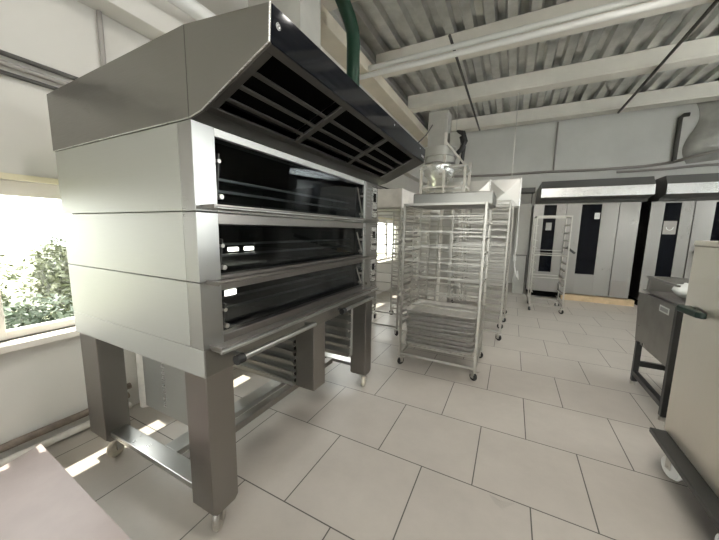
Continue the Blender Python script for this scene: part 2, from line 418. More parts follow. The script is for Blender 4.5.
# wall cable along the back wall with drops
pipe('wall_cable', [(-2.4, YB-.03, 3.20), (-1.3, YB-.03, 3.15), (-.4, YB-.03, 3.13), (.7, YB-.03, 3.14), (1.8, YB-.03, 3.11), (2.7, YB-.03, 3.12), (3.2, YB-.05, 3.17), (3.4, 9.33, 3.20), (5.0, 9.33, 3.55)], .035, 'conduit', 'dark cable running along the back wall above the rack ovens', 'cable', 8)
pipe('cable_drop', [(.86, YB-.025, 3.14), (.86, YB-.025, 4.4)], .018, 'conduit', 'thin cable dropping down the middle of the back wall', 'cable', 8)
pipe('drain_pipe', [(3.22, YB-.05, 3.17), (3.22, YB-.05, 4.15), (3.27, YB-.09, 4.19), (3.35, YB-.09, 4.19)], .045, 'darkrod', 'dark vertical pipe on the back wall beside the wrinkled sheeting', 'pipe', 10)
pipe('wall_cable', [(2.2, YB-.04, 3.02), (3.1, YB-.04, 3.03), (3.6, YB-.06, 3.06), (5.0, YB-.08, 3.07)], .03, 'conduit', 'second dark cable sagging below the wrinkled sheeting at the right', 'cable', 8)
# wrinkled plastic-wrapped bundle at the right end of the back wall
mb = MB(); ns, nt_ = 22, 26; vs = []; fs = []
for i in range(ns):
    for j in range(nt_):
        u = i/(ns-1); w = j/(nt_-1)
        X = 3.45+u*1.9; Z = 3.12+w*1.35+.18*u
        bulge = math.sin(u*PI)**.6*math.sin(w*PI)**.5
        Y = YB-.02-.30*bulge-.05*math.sin(9*u+5*w)*bulge-random.uniform(0, .035)*bulge
        vs.append((X-.10*math.sin(w*PI*2), Y, Z))
for i in range(ns-1):
    for j in range(nt_-1): fs.append((i*nt_+j, (i+1)*nt_+j, (i+1)*nt_+j+1, i*nt_+j+1))
k0 = len(vs)
back = [(v[0], YB-.005, v[2]) for v in vs]; fs += [(f[0]+k0, f[3]+k0, f[2]+k0, f[1]+k0) for f in list(fs)]
mb._add(vs+back, fs, True)
tag(mb.build('plastic_sheeting', 'foil', None, 0, (4.2, YB, 3.8)), 'wrinkled translucent plastic sheeting bulging from the upper right back wall', 'sheeting')

# ------------------------------------------------------------------ casters
def caster(parent, x, y, R=.06, wheel='caster', top=.14, ang=0.0, w=.035, name='caster'):
    """fork + plate as the part, wheel as the sub-part; axle direction rotated by ang"""
    ax = Vector((math.cos(ang), math.sin(ang), 0)); fwd = Vector((-ax.y, ax.x, 0))
    c = Vector((x, y, R))
    f = MB()
    f.obox((x, y, top-.004), ax*.036, fwd*.036, (0,0,.004))
    f.cyl((x, y, top-.028), (x, y, top-.006), .022, 14)
    for s in (-1, 1):
        p = c+ax*s*(w/2+.006)
        f.obox((p+Vector((x, y, top-.03))+ax*s*(w/2+.006))/2, ax*.002, fwd*.018, (0, 0, (top-.03-R)/2+.012))
    f.obox(Vector((x, y, top-.03)), ax*(w/2+.008), fwd*.022, (0,0,.003))
    f.cyl(c-ax*(w/2+.012), c+ax*(w/2+.012), .007, 8)
    fo = f.build(name, 'zinc', parent)
    wl = MB().torus(c, ax, R-.014, .0138, 24, 8)
    wl.cyl(c-ax*w*.42, c+ax*w*.42, R-.008, 24).cyl(c-ax*w*.5, c+ax*w*.5, .018, 12)
    wo = wl.build('wheel', wheel, fo, 0); wo.location = (0,0,0)
    return fo

# ------------------------------------------------------------------ the deck oven
OX0, OX1, OY0, OY1 = -2.33, -1.12, .762, 2.53
ov = thing('deck_oven', 'tall three-deck stainless bakery oven with dark glass doors on a legged stand', 'oven', ((OX0+OX1)/2, (OY0+OY1)/2, 0))
DECKS = [(1.546, 1.888, 1.583, 1.850, 1.568), (1.255, 1.542, 1.275, 1.492, 1.257), (.966, 1.251, 1.007, 1.203, .975)]
GY0, GY1 = .865, 2.262
SLOT = OX1-.085
for k, (z0, z1, g0, g1, hz) in enumerate(DECKS):
    # deck body: shell with an open front for the baking chamber
    b = MB()
    b.box((OX0, OY0, z0), (SLOT, OY0+.09, z1)).box((OX0, OY1-.26, z0), (SLOT, OY1, z1))
    b.box((OX0, OY0+.09, z0), (SLOT, OY1-.26, g0-.012)).box((OX0, OY0+.09, g1+.012), (SLOT, OY1-.26, z1))
    b.box((OX0, OY0+.09, g0-.012), (OX0+.06, OY1-.26, g1+.012))
    b.build('deck_body', 'panel', ov, .002)
    c = MB()
    c.box((OX0+.061, OY0+.091, g0-.011), (SLOT-.001, OY1-.261, g0-.006)).box((OX0+.061, OY0+.091, g1+.006), (SLOT-.001, OY1-.261, g1+.011))
    c.box((OX0+.061, OY0+.091, g0-.006), (OX0+.066, OY1-.261, g1+.006)).box((OX0+.066, OY0+.091, g0-.006), (SLOT-.001, OY0+.096, g1+.006)).box((OX0+.066, OY1-.266, g0-.006), (SLOT-.001, OY1-.261, g1+.006))
    ch = c.build('baking_chamber', 'bakedark', ov)
    h = MB()
    for q in range(4): h.box((OX0+.10, OY0+.12+q*.34, g0+.004), (SLOT-.03, OY0+.45+q*.34, g0+.018))
    ho = h.build('hearth_stone', 'hearth', ch, 0)
    rr = MB()
    for zq in (g0+.07, g0+.125): rr.bar((SLOT-.06, GY0+.02, zq), (SLOT-.06, GY1, zq), .012, .012)
    ro = rr.build('guide_bar', 'post', ch, 0)
    if k > 0:
        l = MB()
        if k == 1:
            for yy in (1.05, 1.155): l.box((SLOT-.10, yy, g0+.085), (SLOT-.085, yy+.06, g0+.105))
        else: l.box((SLOT-.10, 1.02, g1-.075), (SLOT-.085, 1.085, g1-.045))
        lo = l.build('chamber_lamp', 'ovenlamp', ch, 0.003); lo['label'] = 'lit lamp inside the chamber'
    # front posts: near corner profile and far filler
    p = MB().box((SLOT+.001, OY0, z0), (OX1, GY0-.002, z1)).build('corner_post', 'post', ov, .002)
    p = MB().box((SLOT+.001, GY1+.002, z0), (OX1-.002, 2.296, z1)).build('corner_post', 'post', ov, .002)
    t = MB().box((SLOT+.001, GY0-.001, g1+.004), (OX1-.004, GY1+.001, z1)).box((SLOT+.001, GY0-.001, z0), (OX1-.004, GY1+.001, g0-.004))
    t.build('front_trim', 'trim_reflect' if k == 0 else 'leg', ov, .002)  # top deck only: reflected light is put into the trim colour
    # door: tinted glass pane hung in pivots with side arms and a full-width handle bar
    d = MB()
    d.obox(((OX1-.03), (GY0+GY1)/2, (g0+g1)/2), (.004, 0, 0), (0, (GY1-GY0)/2-.001, 0), (.012, 0, (g1-g0)/2))
    do = d.build('door', 'ovenglass', ov)
    for yy, sg in ((GY0+.012, 1), (GY1-.012, -1)):
        a = MB()
        a.bar((OX1-.028, yy, g0+.02), (OX1-.012, yy+sg*.004, g1-.06), .02, .006, (0, 1, 0))
        pv = MB()
        pv.cyl((OX1-.03, yy+sg*.012, g0+.03), (OX1-.005, yy+sg*.012, g0+.03), .011, 12)
        pv2 = MB(); pv2.cyl((OX1-.03, yy+sg*.006, g1-.09), (OX1-.004, yy+sg*.006, g1-.09), .009, 12)
        ao = pv.build('pivot', 'zinc', do); pv2.build('pivot', 'zinc', do); a.build('door_arm', 'darksteel', do, 0)
    hb = MB().bar((-1.052, .79, hz), (-1.052, 2.41, hz), .010, .010)
    hb.box((OX1-.003, .80, hz-.013), (-1.058, 2.40, hz-.009)).box((OX1-.003, .79, hz-.014), (-1.045, .797, hz+.004))
    ho = hb.build('door_handle', 'leg', do, .002)
    # pivot strut seen at the far end of each door
    st = MB().bar((OX1-.012, 2.16, g1-.03), (OX1-.012, 2.245, g0+.03), .008, .008)
    so = st.build('strut', 'zinc', do, 0)
    # control panel
    cp = MB().box((SLOT+.001, 2.298, z0), (OX1, OY1, z1)).build('control_panel', 'oven', ov, .002)
    fr = MB()
    pz0, pz1 = (z0+.045, z1-.03)
    fr.box((OX1, 2.405, pz0), (OX1+.004, 2.52, pz1))
    fo = fr.build('control_face', 'oven_light', cp, .001)
    dm = MB().box((OX1+.004, 2.435, pz0+(pz1-pz0)*.52), (OX1+.006, 2.49, pz0+(pz1-pz0)*.80))
    dm.box((OX1+.004, 2.405, pz0), (OX1+.005, 2.409, pz1)).box((OX1+.004, 2.516, pz0), (OX1+.005, 2.52, pz1)).box((OX1+.004, 2.409, pz0), (OX1+.005, 2.516, pz0+.004)).box((OX1+.004, 2.409, pz1-.004), (OX1+.005, 2.516, pz1))
    bo = dm.build('display', 'blackglass', cp, 0)
    for q in range(3):
        kn = MB().cyl((OX1+.004, 2.44+.024*q, pz0+(pz1-pz0)*.26), (OX1+.012, 2.44+.024*q, pz0+(pz1-pz0)*.26), .008, 12)
        ko = kn.build('button', 'darksteel', cp, 0)
# plaque with printed marks on the top panel
tx = MB()
for q in range(6): tx.box((OX1, 2.318, 1.83-.03*q), (OX1+.0015, 2.318+(.05 if q % 2 else .062), 1.84-.03*q))
tx.build('printed_marks', 'grey', ov)
# stand: skirt, legs, rails, beams
MB().box((OX0, OY0, .838), (OX1, OY1, .964)).build('skirt', 'panel', ov, .003)
MB().box((OX1, OY0+.004, .842), (OX1+.006, OY1-.004, .962)).build('front_apron', 'hood', ov, .002)
rb = MB().bar((-1.05, .79, .958), (-1.05, 2.44, .958), .016, .016)
for yy in (.80, 1.6, 2.43): rb.bar((OX1+.004, yy, .958), (-1.05, yy, .958), .012, .012)
rb.build('towel_rail', 'post', ov, .003)
for (a, b) in ((.905, 1.47), (1.83, 2.33)):
    g = MB().cyl((-1.055, a, .893), (-1.055, b, .893), .014, 16)
    for yy in (a+.02, b-.02): g.cyl((OX1+.005, yy, .893), (-1.055, yy, .893), .012, 12)
    go = g.build('pull_bar', 'post', ov)
    kb = MB().cyl((-1.055, a-.035, .893), (-1.055, a+.005, .893), .022, 16)
    ko = kb.build('end_cap', 'rubber', go, .002); ko['label'] = 'black rubber end cap'
lx1 = OX1-.012
def leg_mb(xa, xb, ya, yb, zb):
    return MB().prism([(ya, .84), (yb, .84), (yb, zb+.02), (yb-.02, zb), (ya+.02, zb), (ya, zb+.02)], xa, xb, 'x')
for (xa, xb, ya, yb, zb) in ((-1.285, lx1, .774, .915, .135), (-1.285, lx1, 2.36, 2.495, .115), (-2.325, -2.12, .776, .91, .15), (-2.325, -2.12, 2.36, 2.495, .14)):
    leg_mb(xa, xb, ya, yb, zb).build('leg', 'leg', ov, .004)
caster(ov, -1.19, .842, .062, 'zinc', .137, .6)
caster(ov, -1.16, 2.40, .058, 'caster', .118, .25)
caster(ov, -2.18, .845, .064, 'caster', .153, .45)
caster(ov, -2.20, 2.42, .062, 'caster', .143, .2)
MB().box((-2.13, .80, .182), (-1.28, .895, .214)).build('side_beam', 'post', ov, .004)
MB().box((-2.13, 2.375, .182), (-1.28, 2.47, .214)).build('side_beam', 'post', ov, .004)
MB().box((-1.72, .895, .175), (-1.605, 2.375, .212)).build('long_beam', 'post', ov, .004)
MB().box((-1.56, .895, .165), (-1.495, 2.375, .212)).build('long_beam', 'leg', ov, .004)
# tray-rail partitions under the oven
def runner_panel(y, x0, x1, z0, z1, side):
    p = MB().box((x0, y-.004, z0), (x1, y+.004, z1)).build('rail_panel', 'panel', ov, .001)
    s = MB()
    for q in range(11):
        zz = z0+.06+q*(z1-z0-.1)/11
        s.box((x0+.22, y-.0065, zz), (x0+.25, y-.0041, zz+.016))
        s.box((x0+.232, y-.0075, zz+.016), (x0+.238, y-.0041, zz+.03))
    so = s.build('slot_strip', 'oven_light', p, 0)
    return p
runner_panel(1.05, -2.20, -1.32, .235, .838, 1)
MB().box((-1.292, 1.565, .37), (-1.135, 1.70, .838)).build('centre_post', 'leg', ov, .004)
MB().box((-2.20, 1.60, .37), (-1.292, 1.66, .838)).build('rail_panel', 'panel', ov, .001)
pr = MB()
for q in range(9): pr.box((-1.305, 1.562, .40+.048*q), (-1.296, 1.599, .418+.048*q))
pr.build('slot_strip', 'grille', ov)
for q in range(6):
    zz = .375+.075*q
    for (ys, yw, xe) in ((1.596, -.05, -1.30), (1.664, .05, -1.30), (2.204, -.05, -1.20)):
        r = MB().box((-2.15, ys, zz), (xe, ys+yw, zz+.004)).box((-2.15, ys+yw, zz), (xe, ys+yw-math.copysign(.004, yw), zz+.030))
        r.build('tray_rail', 'rack', ov)
MB().box((-2.15, 2.204, .36), (-1.20, 2.24, .838)).build('rail_panel', 'panel', ov, .001)

# ------------------------------------------------------------------ extraction hood on top (same machine)
HY0, HY1 = .756, 2.565
hd = thing('extraction_hood', 'wide grey steel extraction hood with black glass front on top of the oven', 'hood', (-1.6, (HY0+HY1)/2, 1.89))
side = [(-2.335, 1.890), (OX1+.004, 1.890), (-1.045, 1.905), (-.712, 2.052), (-.705, 2.162), (-1.12, 2.212), (-2.335, 2.192)]
for (ya, yb) in ((HY0, HY0+.012), (HY1-.012, HY1)): MB().prism(side, ya, yb).build('side_panel', 'hood', hd, .0015)
t = MB().prism([(-2.335, 2.180), (-1.12, 2.200), (-.709, 2.150), (-.705, 2.162), (-1.12, 2.212), (-2.335, 2.192)], HY0+.012, HY1-.012)
t.build('top_panel', 'hood', hd)
MB().box((-2.335, HY0+.012, 1.892), (-2.32, HY1-.012, 2.182)).build('back_panel', 'hood', hd)
MB().prism([(-2.32, 1.891), (OX1+.004, 1.891), (-1.045, 1.906), (-1.047, 1.914), (OX1, 1.90), (-2.32, 1.90)], HY0+.012, HY1-.012).build('bottom_panel', 'grille', hd)
fg = MB().prism([(-.722, 2.056), (-.710, 2.052), (-.703, 2.160), (-.716, 2.150)], HY0+.006, HY1-.002).build('front_glass', 'blackglass', hd)
# bright edge seam on the near side panel
e = MB()
for p, q in zip(side[1:4], side[2:5]): e.bar((p[0], HY0-.001, p[1]), (q[0], HY0-.001, q[1]), .003, .004)
e.bar((-2.335, HY0-.001, 1.8905), (OX1, HY0-.001, 1.8905), .003, .004)
e.build('edge_strip', 'oven_light', hd)
MB().box((-1.121, HY0-.001, 1.893), (-1.119, HY0+.001, 2.209)).build('seam', 'darksteel', hd)
# slanted intake grille: frame with slats in three bays over a dark filter box
A = Vector((-1.045, 0, 1.905)); Bv = Vector((-.714, 0, 2.050)); dv = (Bv-A); Ln = dv.length; dv.normalize(); nv = Vector((-dv.z, 0, dv.x))
def sl(mb, y0, y1, v0, v1, off, th):
    c = A+dv*(v0+v1)/2+nv*(off+th/2); c.y = (y0+y1)/2
    mb.obox(c, dv*(v1-v0)/2, (0, (y1-y0)/2, 0), nv*th/2); return mb
bays = [(.80, 1.245), (1.285, 1.775), (1.815, 2.335)]
g = MB()
sl(g, HY0+.012, HY1-.012, 0, .035, 0, .012); sl(g, HY0+.012, HY1-.012, Ln-.028, Ln, 0, .012)
ys = [HY0+.012, .80, 1.245, 1.285, 1.775, 1.815, 2.335, HY1-.012]
for q in range(0, 8, 2): sl(g, ys[q], ys[q+1], .035, Ln-.028, 0, .012)
g.build('grille_frame', 'grille', hd, .002)
vg = [.035, .082, .100, .156, .174, .230, .248, .300, .312]
for (y0, y1) in bays:
    for q in range(1, len(vg)-2, 2):
        s = sl(MB(), y0, y1, vg[q], vg[q+1], .002, .008); s.build('slat', 'grille', hd, .002)
    sl(MB(), y0-.01, y1+.01, .03, Ln-.02, .05, .01).build('filter', 'black', hd)
# round badge and marks
bd = MB().cyl((-.709, .792, 2.112), (-.7045, .792, 2.112), .0105, 20).build('badge', 'white', hd); bd['label'] = 'small round pale badge'
rg = MB().torus((-.7045, .792, 2.112), (1, 0, 0), .0085, .0012, 20, 6).bar((-.7043, .788, 2.107), (-.7043, .797, 2.117), .002, .002).bar((-.7043, .788, 2.116), (-.7043, .793, 2.111), .002, .002)
ro = rg.build('emblem', 'darksteel', bd, 0)
mk = MB()
for q in range(4): mk.box((-.7065, 2.46+.018*q, 2.082), (-.7045, 2.471+.018*q, 2.100))
mk.build('printed_marks', 'grey', hd)
for yy in (1.83, 2.41):
    MB().cyl((-.709, yy, 2.135), (-.704, yy, 2.135), .006, 10).build('screw_cap', 'white', hd)
# flue duct above the hood
fl = MB().box((-2.32, 2.20, 2.205), (-1.72, 2.50, 4.62))
o = fl.build('flue_duct', 'machine', None, .004, (-1.9, 2.3, 2.2)); tag(o, 'pale square flue duct rising from the oven hood to the roof', 'duct')

# ------------------------------------------------------------------ trolley racks
def make_rack(name, label, W, D, H, levels, z0, dz, axis, cap=None, wheel='rubber', loc=(0,0,0), group=None, up=.025, cross=(), railw=.02, base=.12, capmat='hood'):
    t = thing(name, label, 'rack', loc, group)
    lx, ly, lz = loc
    def P(x, y, z): return (lx+x, ly+y, z)
    hw, hd_ = W/2, D/2
    for sx in (-1, 1):
        for sy in (-1, 1):
            MB().box(P(sx*hw-up/2, sy*hd_-up/2, base-.02), P(sx*hw+up/2, sy*hd_+up/2, H)).build('upright', 'rack', t, .003)
    for (zz, nm) in ((base+.012, 'base_frame'), (H-.012, 'top_frame')):
        m = MB()
        for sy in (-1, 1): m.box(P(-hw+up/2, sy*hd_-.011, zz-.012), P(hw-up/2, sy*hd_+.011, zz+.012))
        for sx in (-1, 1): m.box(P(sx*hw-.011, -hd_+up/2, zz-.012), P(sx*hw+.011, hd_-up/2, zz+.012))
        m.build(nm, 'rack', t, .002)
    first = {}
    for k in range(levels):
        zz = z0+dz*k
        for s in (-1, 1):
            if s not in first:
                m = MB()
                if axis == 'x':
                    m.box(P(-hw, s*(hd_-.011), zz), P(hw, s*(hd_-.011-.028), zz+.0035)).box(P(-hw, s*(hd_-.011), zz), P(hw, s*(hd_-.0145), zz+railw))
                else:
                    m.box(P(s*(hw-.011), -hd_, zz), P(s*(hw-.011-.028), hd_, zz+.0035)).box(P(s*(hw-.011), -hd_, zz), P(s*(hw-.0145), hd_, zz+railw))
                first[s] = m.build('rail', 'rack', t)
            else:
                copypart(first[s], t, (0, 0, dz*k))
    # end rungs across the short faces
    for zz in cross:
        if axis == 'x':
            for s in (-1, 1): MB().cyl(P(s*hw, -hd_, zz), P(s*hw, hd_, zz), .007, 8).build('rung', 'rack', t)
        else:
            MB().cyl(P(-hw, hd_, zz), P(hw, hd_, zz), .008, 8).build('rung', 'rack', t)
    if cap:
        x0, x1, y0, y1, c0, c1 = cap
        m = MB().box(P(x0, y0, c0), P(x1, y1, c1)); m.build('top_cap', capmat, t, .012)
    for sx in (-1, 1):
        for sy in (-1, 1): caster(t, lx+sx*(hw-.01), ly+sy*(hd_-.01), .045, wheel, base-.02, .5+.7*sx+.3*sy, .026)
    return t

rA = make_rack('trolley_rack', 'nearest tall steel tray trolley with a solid top cap and stacked trays low down', .785, .62, 1.76, 10, .23, .155, 'x',
               (-.315, .445, -.29, .20, 1.735, 1.86), loc=(-.622, 3.32, 0), railw=.012, cross=[.33+.155*i for i in range(10)])
# trays stacked two per level in the lower part of the near trolley
def tray_mb(w, d, h=.044):
    """deep pan: flat bottom with rounded corners, flared walls and a rolled rim"""
    m = MB()
    def loop(w, d, r, z):
        out = []
        for (cx, cy, a0) in ((w/2-r, d/2-r, 0), (-w/2+r, d/2-r, PI/2), (-w/2+r, -d/2+r, PI), (w/2-r, -d/2+r, 1.5*PI)):
            for q in range(6):
                a = a0+q*PI/10; out.append((cx+r*math.cos(a), cy+r*math.sin(a), z))
        return out
    L_ = [loop(w-.05, d-.05, .04, .0015), loop(w-.044, d-.044, .042, .006), loop(w-.018, d-.018, .05, h-.006), loop(w-.004, d-.004, .056, h-.003), loop(w, d, .058, h-.006), loop(w-.004, d-.004, .056, h-.010),
          loop(w-.018, d-.018, .05, h-.010), loop(w-.047, d-.047, .042, .003), loop(w-.05, d-.05, .04, 0)]
    n = 24; vs = [v for l in L_ for v in l]; fs = []
    for i in range(len(L_)-1):
        for k in range(n): fs.append((i*n+k, i*n+(k+1)%n, (i+1)*n+(k+1)%n, (i+1)*n+k))
    m._add(vs, fs, True)
    m._add(L_[0], [tuple(range(n))]); m._add(L_[-1], [tuple(range(n))[::-1]])
    return m
places = ['lowest tray of the bottom pile', 'middle tray of the bottom pile', 'top tray of the bottom pile', 'lowest tray of the middle pile', 'middle tray of the middle pile', 'top tray of the middle pile', 'lower of the two uppermost trays', 'topmost tray of all']
tr0 = None
for zi, pl in enumerate(places):
    z = (.234, .389, .544)[zi//3]+.0455*(zi % 3)
    if tr0 is None:
        tr0 = tray_mb(.735, .575).build('baking_tray', 'tray', None); o = tr0
    else:
        o = tr0.copy(); COL.objects.link(o)
    o.location = (-.622+random.uniform(-.008, .008), 3.32, z)
    tag(o, 'deep aluminium baking tray in the nearest trolley, %s' % pl, 'tray', 'baking trays in the near trolley')
# other trolleys behind
crs = [.33+.155*i for i in range(10)]
rC = make_rack('trolley_rack', 'tall steel tray trolley just behind the near one, its right edge showing', .70, .58, 1.90, 15, .25, .105, 'x', loc=(-.40, 4.65, 0), cross=crs)
rD = dup(rC, (-.36, 5.62, 0), 0, 'steel tray trolley third in line behind the near trolley, at right of the group')
rB = make_rack('trolley_rack', 'steel tray trolley at far left of the group, beside the deck oven', .62, .62, 1.79, 19, .2, .08, 'y', (-.33, .33, -.33, .33, 1.79, 2.04), loc=(-1.66, 4.15, 0), cross=crs, railw=.03, capmat='pipe')
rF = dup(rB, (-1.50, 5.10, 0), PI/2, 'steel tray trolley behind the one beside the deck oven')
rG = dup(rC, (-1.28, 5.95, 0), PI/2, 'rearmost steel tray trolley seen through the middle of the near trolley')
# skeleton rack in front of the rack ovens
rE = make_rack('skeleton_rack', 'open skeleton trolley standing alone in front of the rack ovens', .53, .62, 1.80, 11, .22, .14, 'y', loc=(.66, 6.75, 0), cross=(.64, 1.08, 1.14), up=.022, railw=.022)
MB().box((.40, 6.43, 1.775), (.92, 6.455, 1.80)).build('front_bar', 'rack', rE, .002)
MB().cyl((.40, 6.44, 1.08), (.92, 6.44, 1.08), .01, 8).build('front_bar', 'rack', rE)
MB().cyl((.40, 6.44, .66), (.92, 6.44, .66), .01, 8).build('front_bar', 'rack', rE)

# ------------------------------------------------------------------ flour sifter tower and drum behind the racks
sf = thing('flour_sifter', 'grey sifter tower with motor box and white tube frame behind the trolleys', 'machine', (-1.3, 6.35, 0))
fr = MB()
for (x, yy, zt) in ((-1.72, 6.05, 2.75), (-1.27, 6.05, 3.36), (-.88, 6.05, 2.75), (-1.72, 6.65, 2.75), (-.88, 6.65, 2.9)):
    fr.bar((x, yy, 0), (x, yy, zt), .05, .05)
for zz in (2.35, 2.73):
    fr.bar((-1.72, 6.05, zz), (-.88, 6.05, zz), .04, .04).bar((-1.72, 6.65, zz), (-.88, 6.65, zz), .04, .04).bar((-1.72, 6.05, zz), (-1.72, 6.65, zz), .04, .04).bar((-.88, 6.05, zz), (-.88, 6.65, zz), .04, .04)
fr.bar((-1.27, 6.05, 3.2), (-.88, 6.05, 2.72), .035, .035)
fr.build('tower_frame', 'pipe', sf, .004)
MB().prism([(-1.64, 3.14), (-1.30, 3.14), (-1.26, 3.26), (-1.26, 3.80), (-1.64, 3.80)], 6.10, 6.45).build('motor_box', 'machine', sf, .012)
MB().box((-1.56, 6.092, 3.34), (-1.36, 6.10, 3.62)).build('box_cover', 'machine', sf, .003)
MB().cyl((-1.42, 6.30, 2.95), (-1.42, 6.30, 3.12), .33, 28).cyl((-1.42, 6.30, 2.83), (-1.42, 6.30, 2.95), .30, 28).build('sieve_drum', 'machine', sf, .006)
MB().lathe([(.26, 2.83), (.34, 2.80), (.36, 2.74), (.12, 2.38), (.10, 2.36)], (-1.42, 6.30, 0), 28).build('funnel', 'oven_light', sf)
MB().box((-1.24, 6.2, 2.98), (-1.02, 6.5, 3.42)).build('fan_housing', 'machine', sf, .03)
MB().tube([(-1.1, 6.25, 3.40), (-.98, 6.2, 3.36), (-.93, 6.18, 3.2), (-.99, 6.16, 3.05), (-1.06, 6.2, 3.0)], .045, 12).tube([(-1.02, 6.22, 3.3), (-.95, 6.2, 3.1), (-.97, 6.2, 2.86), (-1.0, 6.22, 2.75)], .035, 12).build('black_hose', 'rubber', sf)
MB().box((-1.75, 6.0, 2.70), (-.85, 6.70, 2.728)).build('platform', 'oven_light', sf, .003)
MB().tube([(-1.55, 6.09, 3.55), (-1.66, 6.05, 3.36), (-1.80, 6.0, 3.22)], .012, 8).build('power_cable', 'darkrod', sf)

# ------------------------------------------------------------------ galvanised duct with diagonal creases
dt = thing('galvanised_duct', 'rectangular galvanised air duct with diamond creased panels behind the trolleys', 'duct', (-.7, 7.25, 2.03))
def crease_panel(x0, x1, z0, z1, y, d):
    cx, cz = (x0+x1)/2, (z0+z1)/2
    vs = [(x0, y, z0), (x1, y, z0), (x1, y, z1), (x0, y, z1), (cx, y-d, cz)]
    return MB()._add(vs, [(0, 1, 4), (1, 2, 4), (2, 3, 4), (3, 0, 4)])
MB().box((-1.66, 7.001, 2.03), (.095, 7.5, 2.575)).build('duct_body', 'duct', dt, .003)
for (a, b) in ((-1.64, -1.075), (-1.055, -.50), (-.48, .075)):
    crease_panel(a, b, 2.045, 2.56, 7.0, .035).build('creased_panel', 'duct', dt)
for x in (-1.66, -1.065, -.49, .085): MB().box((x-.012, 6.975, 2.02), (x+.012, 7.51, 2.585)).build('flange', 'oven_light', dt, .002)
for x in (-1.3, -.1): MB().cyl((x, 7.25, 2.57), (x, 7.25, ZP1), .008, 8).build('hanger_rod', 'zinc', dt)

# ------------------------------------------------------------------ rack ovens at the back
def rack_oven(x0, label, sticker):
    W = 1.87; y0 = 8.0; z0, z1 = .135, 2.14
    t = thing('rack_oven', label, 'oven', (x0+W/2, 8.7, 0), 'rack ovens along the back wall')
    MB().box((x0, y0+.05, z0), (x0+W, 9.5, z1)).build('oven_body', 'oven', t, .004)
    MB().box((x0+.03, y0+.12, 0), (x0+W-.03, 9.45, z0)).build('plinth', 'black', t)
    segs = [(0, .62, .205, .445), (.637, 1.53, .905, 1.25)]
    for (a, b, wa, wb) in segs:
        fa = MB()
        fa.box((x0+a, y0, z0+.01), (x0+wa, y0+.05, z1)).box((x0+wb, y0, z0+.01), (x0+b, y0+.05, z1))
        fa.box((x0+wa, y0, z0+.01), (x0+wb, y0+.05, .60)).box((x0+wa, y0, 2.11), (x0+wb, y0+.05, z1))
        d = fa.build('door', 'oven', t, .003)
        w = MB().box((x0+wa, y0+.012, .60), (x0+wb, y0+.03, 2.11)).build('window', 'blackglass', d, 0)
    hz = MB().bar((x0+.70, y0-.05, 1.18), (x0+.86, y0-.05, 1.05), .04, .045).bar((x0+.72, y0+.005, 1.165), (x0+.72, y0-.05, 1.165), .04, .04)
    ho = hz.build('door_handle', 'rubber', d, .004)
    MB().box((x0+1.545, y0, z0+.01), (x0+W, y0+.05, z1)).build('side_panel', 'oven', t, .003)
    MB().box((x0+1.57, y0-.006, .16), (x0+W-.05, y0, .50)).build('kick_plate', 'leg', t, .002)
    hp = [(7.72, 2.25), (7.72, 2.44), (7.84, 2.61), (9.5, 2.61), (9.5, 2.15), (8.02, 2.15), (7.98, 2.20)]
    MB().prism(hp, x0+.10, x0+W+.09, 'x').build('canopy', 'canopy', t, .004)
    MB().box((x0+.10, 7.705, 2.252), (x0+W+.09, 7.719, 2.44)).build('canopy_strip', 'oven_light', t, .002)
    if sticker == 'paper':
        s = MB().box((x0+1.14, y0+.004, 1.80), (x0+1.23, y0+.012, 1.93)).build('notice', 'paper', t)
        k = MB()
        for q in range(4): k.box((x0+1.15, y0+.003, 1.82+.026*q), (x0+1.22, y0+.004, 1.828+.026*q))
        ko = k.build('notice_lines', 'grey', s, 0)
        s = MB().box((x0+.27, y0+.004, 1.55), (x0+.38, y0+.012, 1.72)).build('notice', 'machine', t)
    else:
        s = MB().box((x0+.225, y0+.004, 1.50), (x0+.415, y0+.012, 1.76)).build('notice', 'conduit', t); s['label'] = 'grey notice with a pale arc'
        k = MB(); pts = []
        for q in range(9):
            th = PI+PI*q/8; pts.append((x0+.32+.05*math.cos(th), y0+.002, 1.64+.06*math.sin(th)))
        k.tube(pts, .006, 6); ko = k.build('arc_mark', 'paper', s, 0)
    return t
rack_oven(.40, 'left steel rack oven, standing behind a beige wooden strip', 'paper')
rack_oven(2.425, 'right steel rack oven, partly hidden behind the grey hopper cart', 'arc')
MB_ = MB().box((1.10, 7.93, 0), (2.36, 8.10, .125))
o = MB_.build('wooden_base', 'wood', None, .004, (1.7, 8.0, 0)); tag(o, 'light wooden plank base along the foot of the left rack oven', 'plank')
# narrow grey cabinet left of the rack oven and white cable hanging
nc = thing('narrow_cabinet', 'tall narrow grey cabinet between the air duct and the left rack oven', 'cabinet', (.22, 8.3, 0))
MB().box((.08, 8.1, .95), (.36, 8.6, 2.16)).box((.10, 8.12, .0), (.34, 8.58, .94)).build('cabinet_body', 'machine', nc, .004)
MB().box((.09, 8.09, .945), (.35, 8.1, .957)).build('seam', 'black', nc)
MB().box((.08, 8.05, 2.42), (.40, 8.4, 2.52)).build('shelf_bracket', 'darksteel', nc)
MB().box((.34, 8.2, 0), (.36, 8.25, 2.45)).build('bracket_post', 'darksteel', nc)
wc = thing('hanging_cable', 'white cable with a plug hanging beside the narrow grey cabinet', 'cable', (.12, 7.55, 0))
MB().tube([(.075, 7.52, 2.5), (.10, 7.6, 1.75), (.11, 7.6, 1.2), (.09, 7.6, .95), (.10, 7.6, .72), (.16, 7.6, .5), (.20, 7.6, .42), (.17, 7.6, .62)], .014, 8).build('cord', 'white', wc)
MB().box((.06, 7.58, .84), (.12, 7.63, .98)).build('plug', 'white', wc, .008)

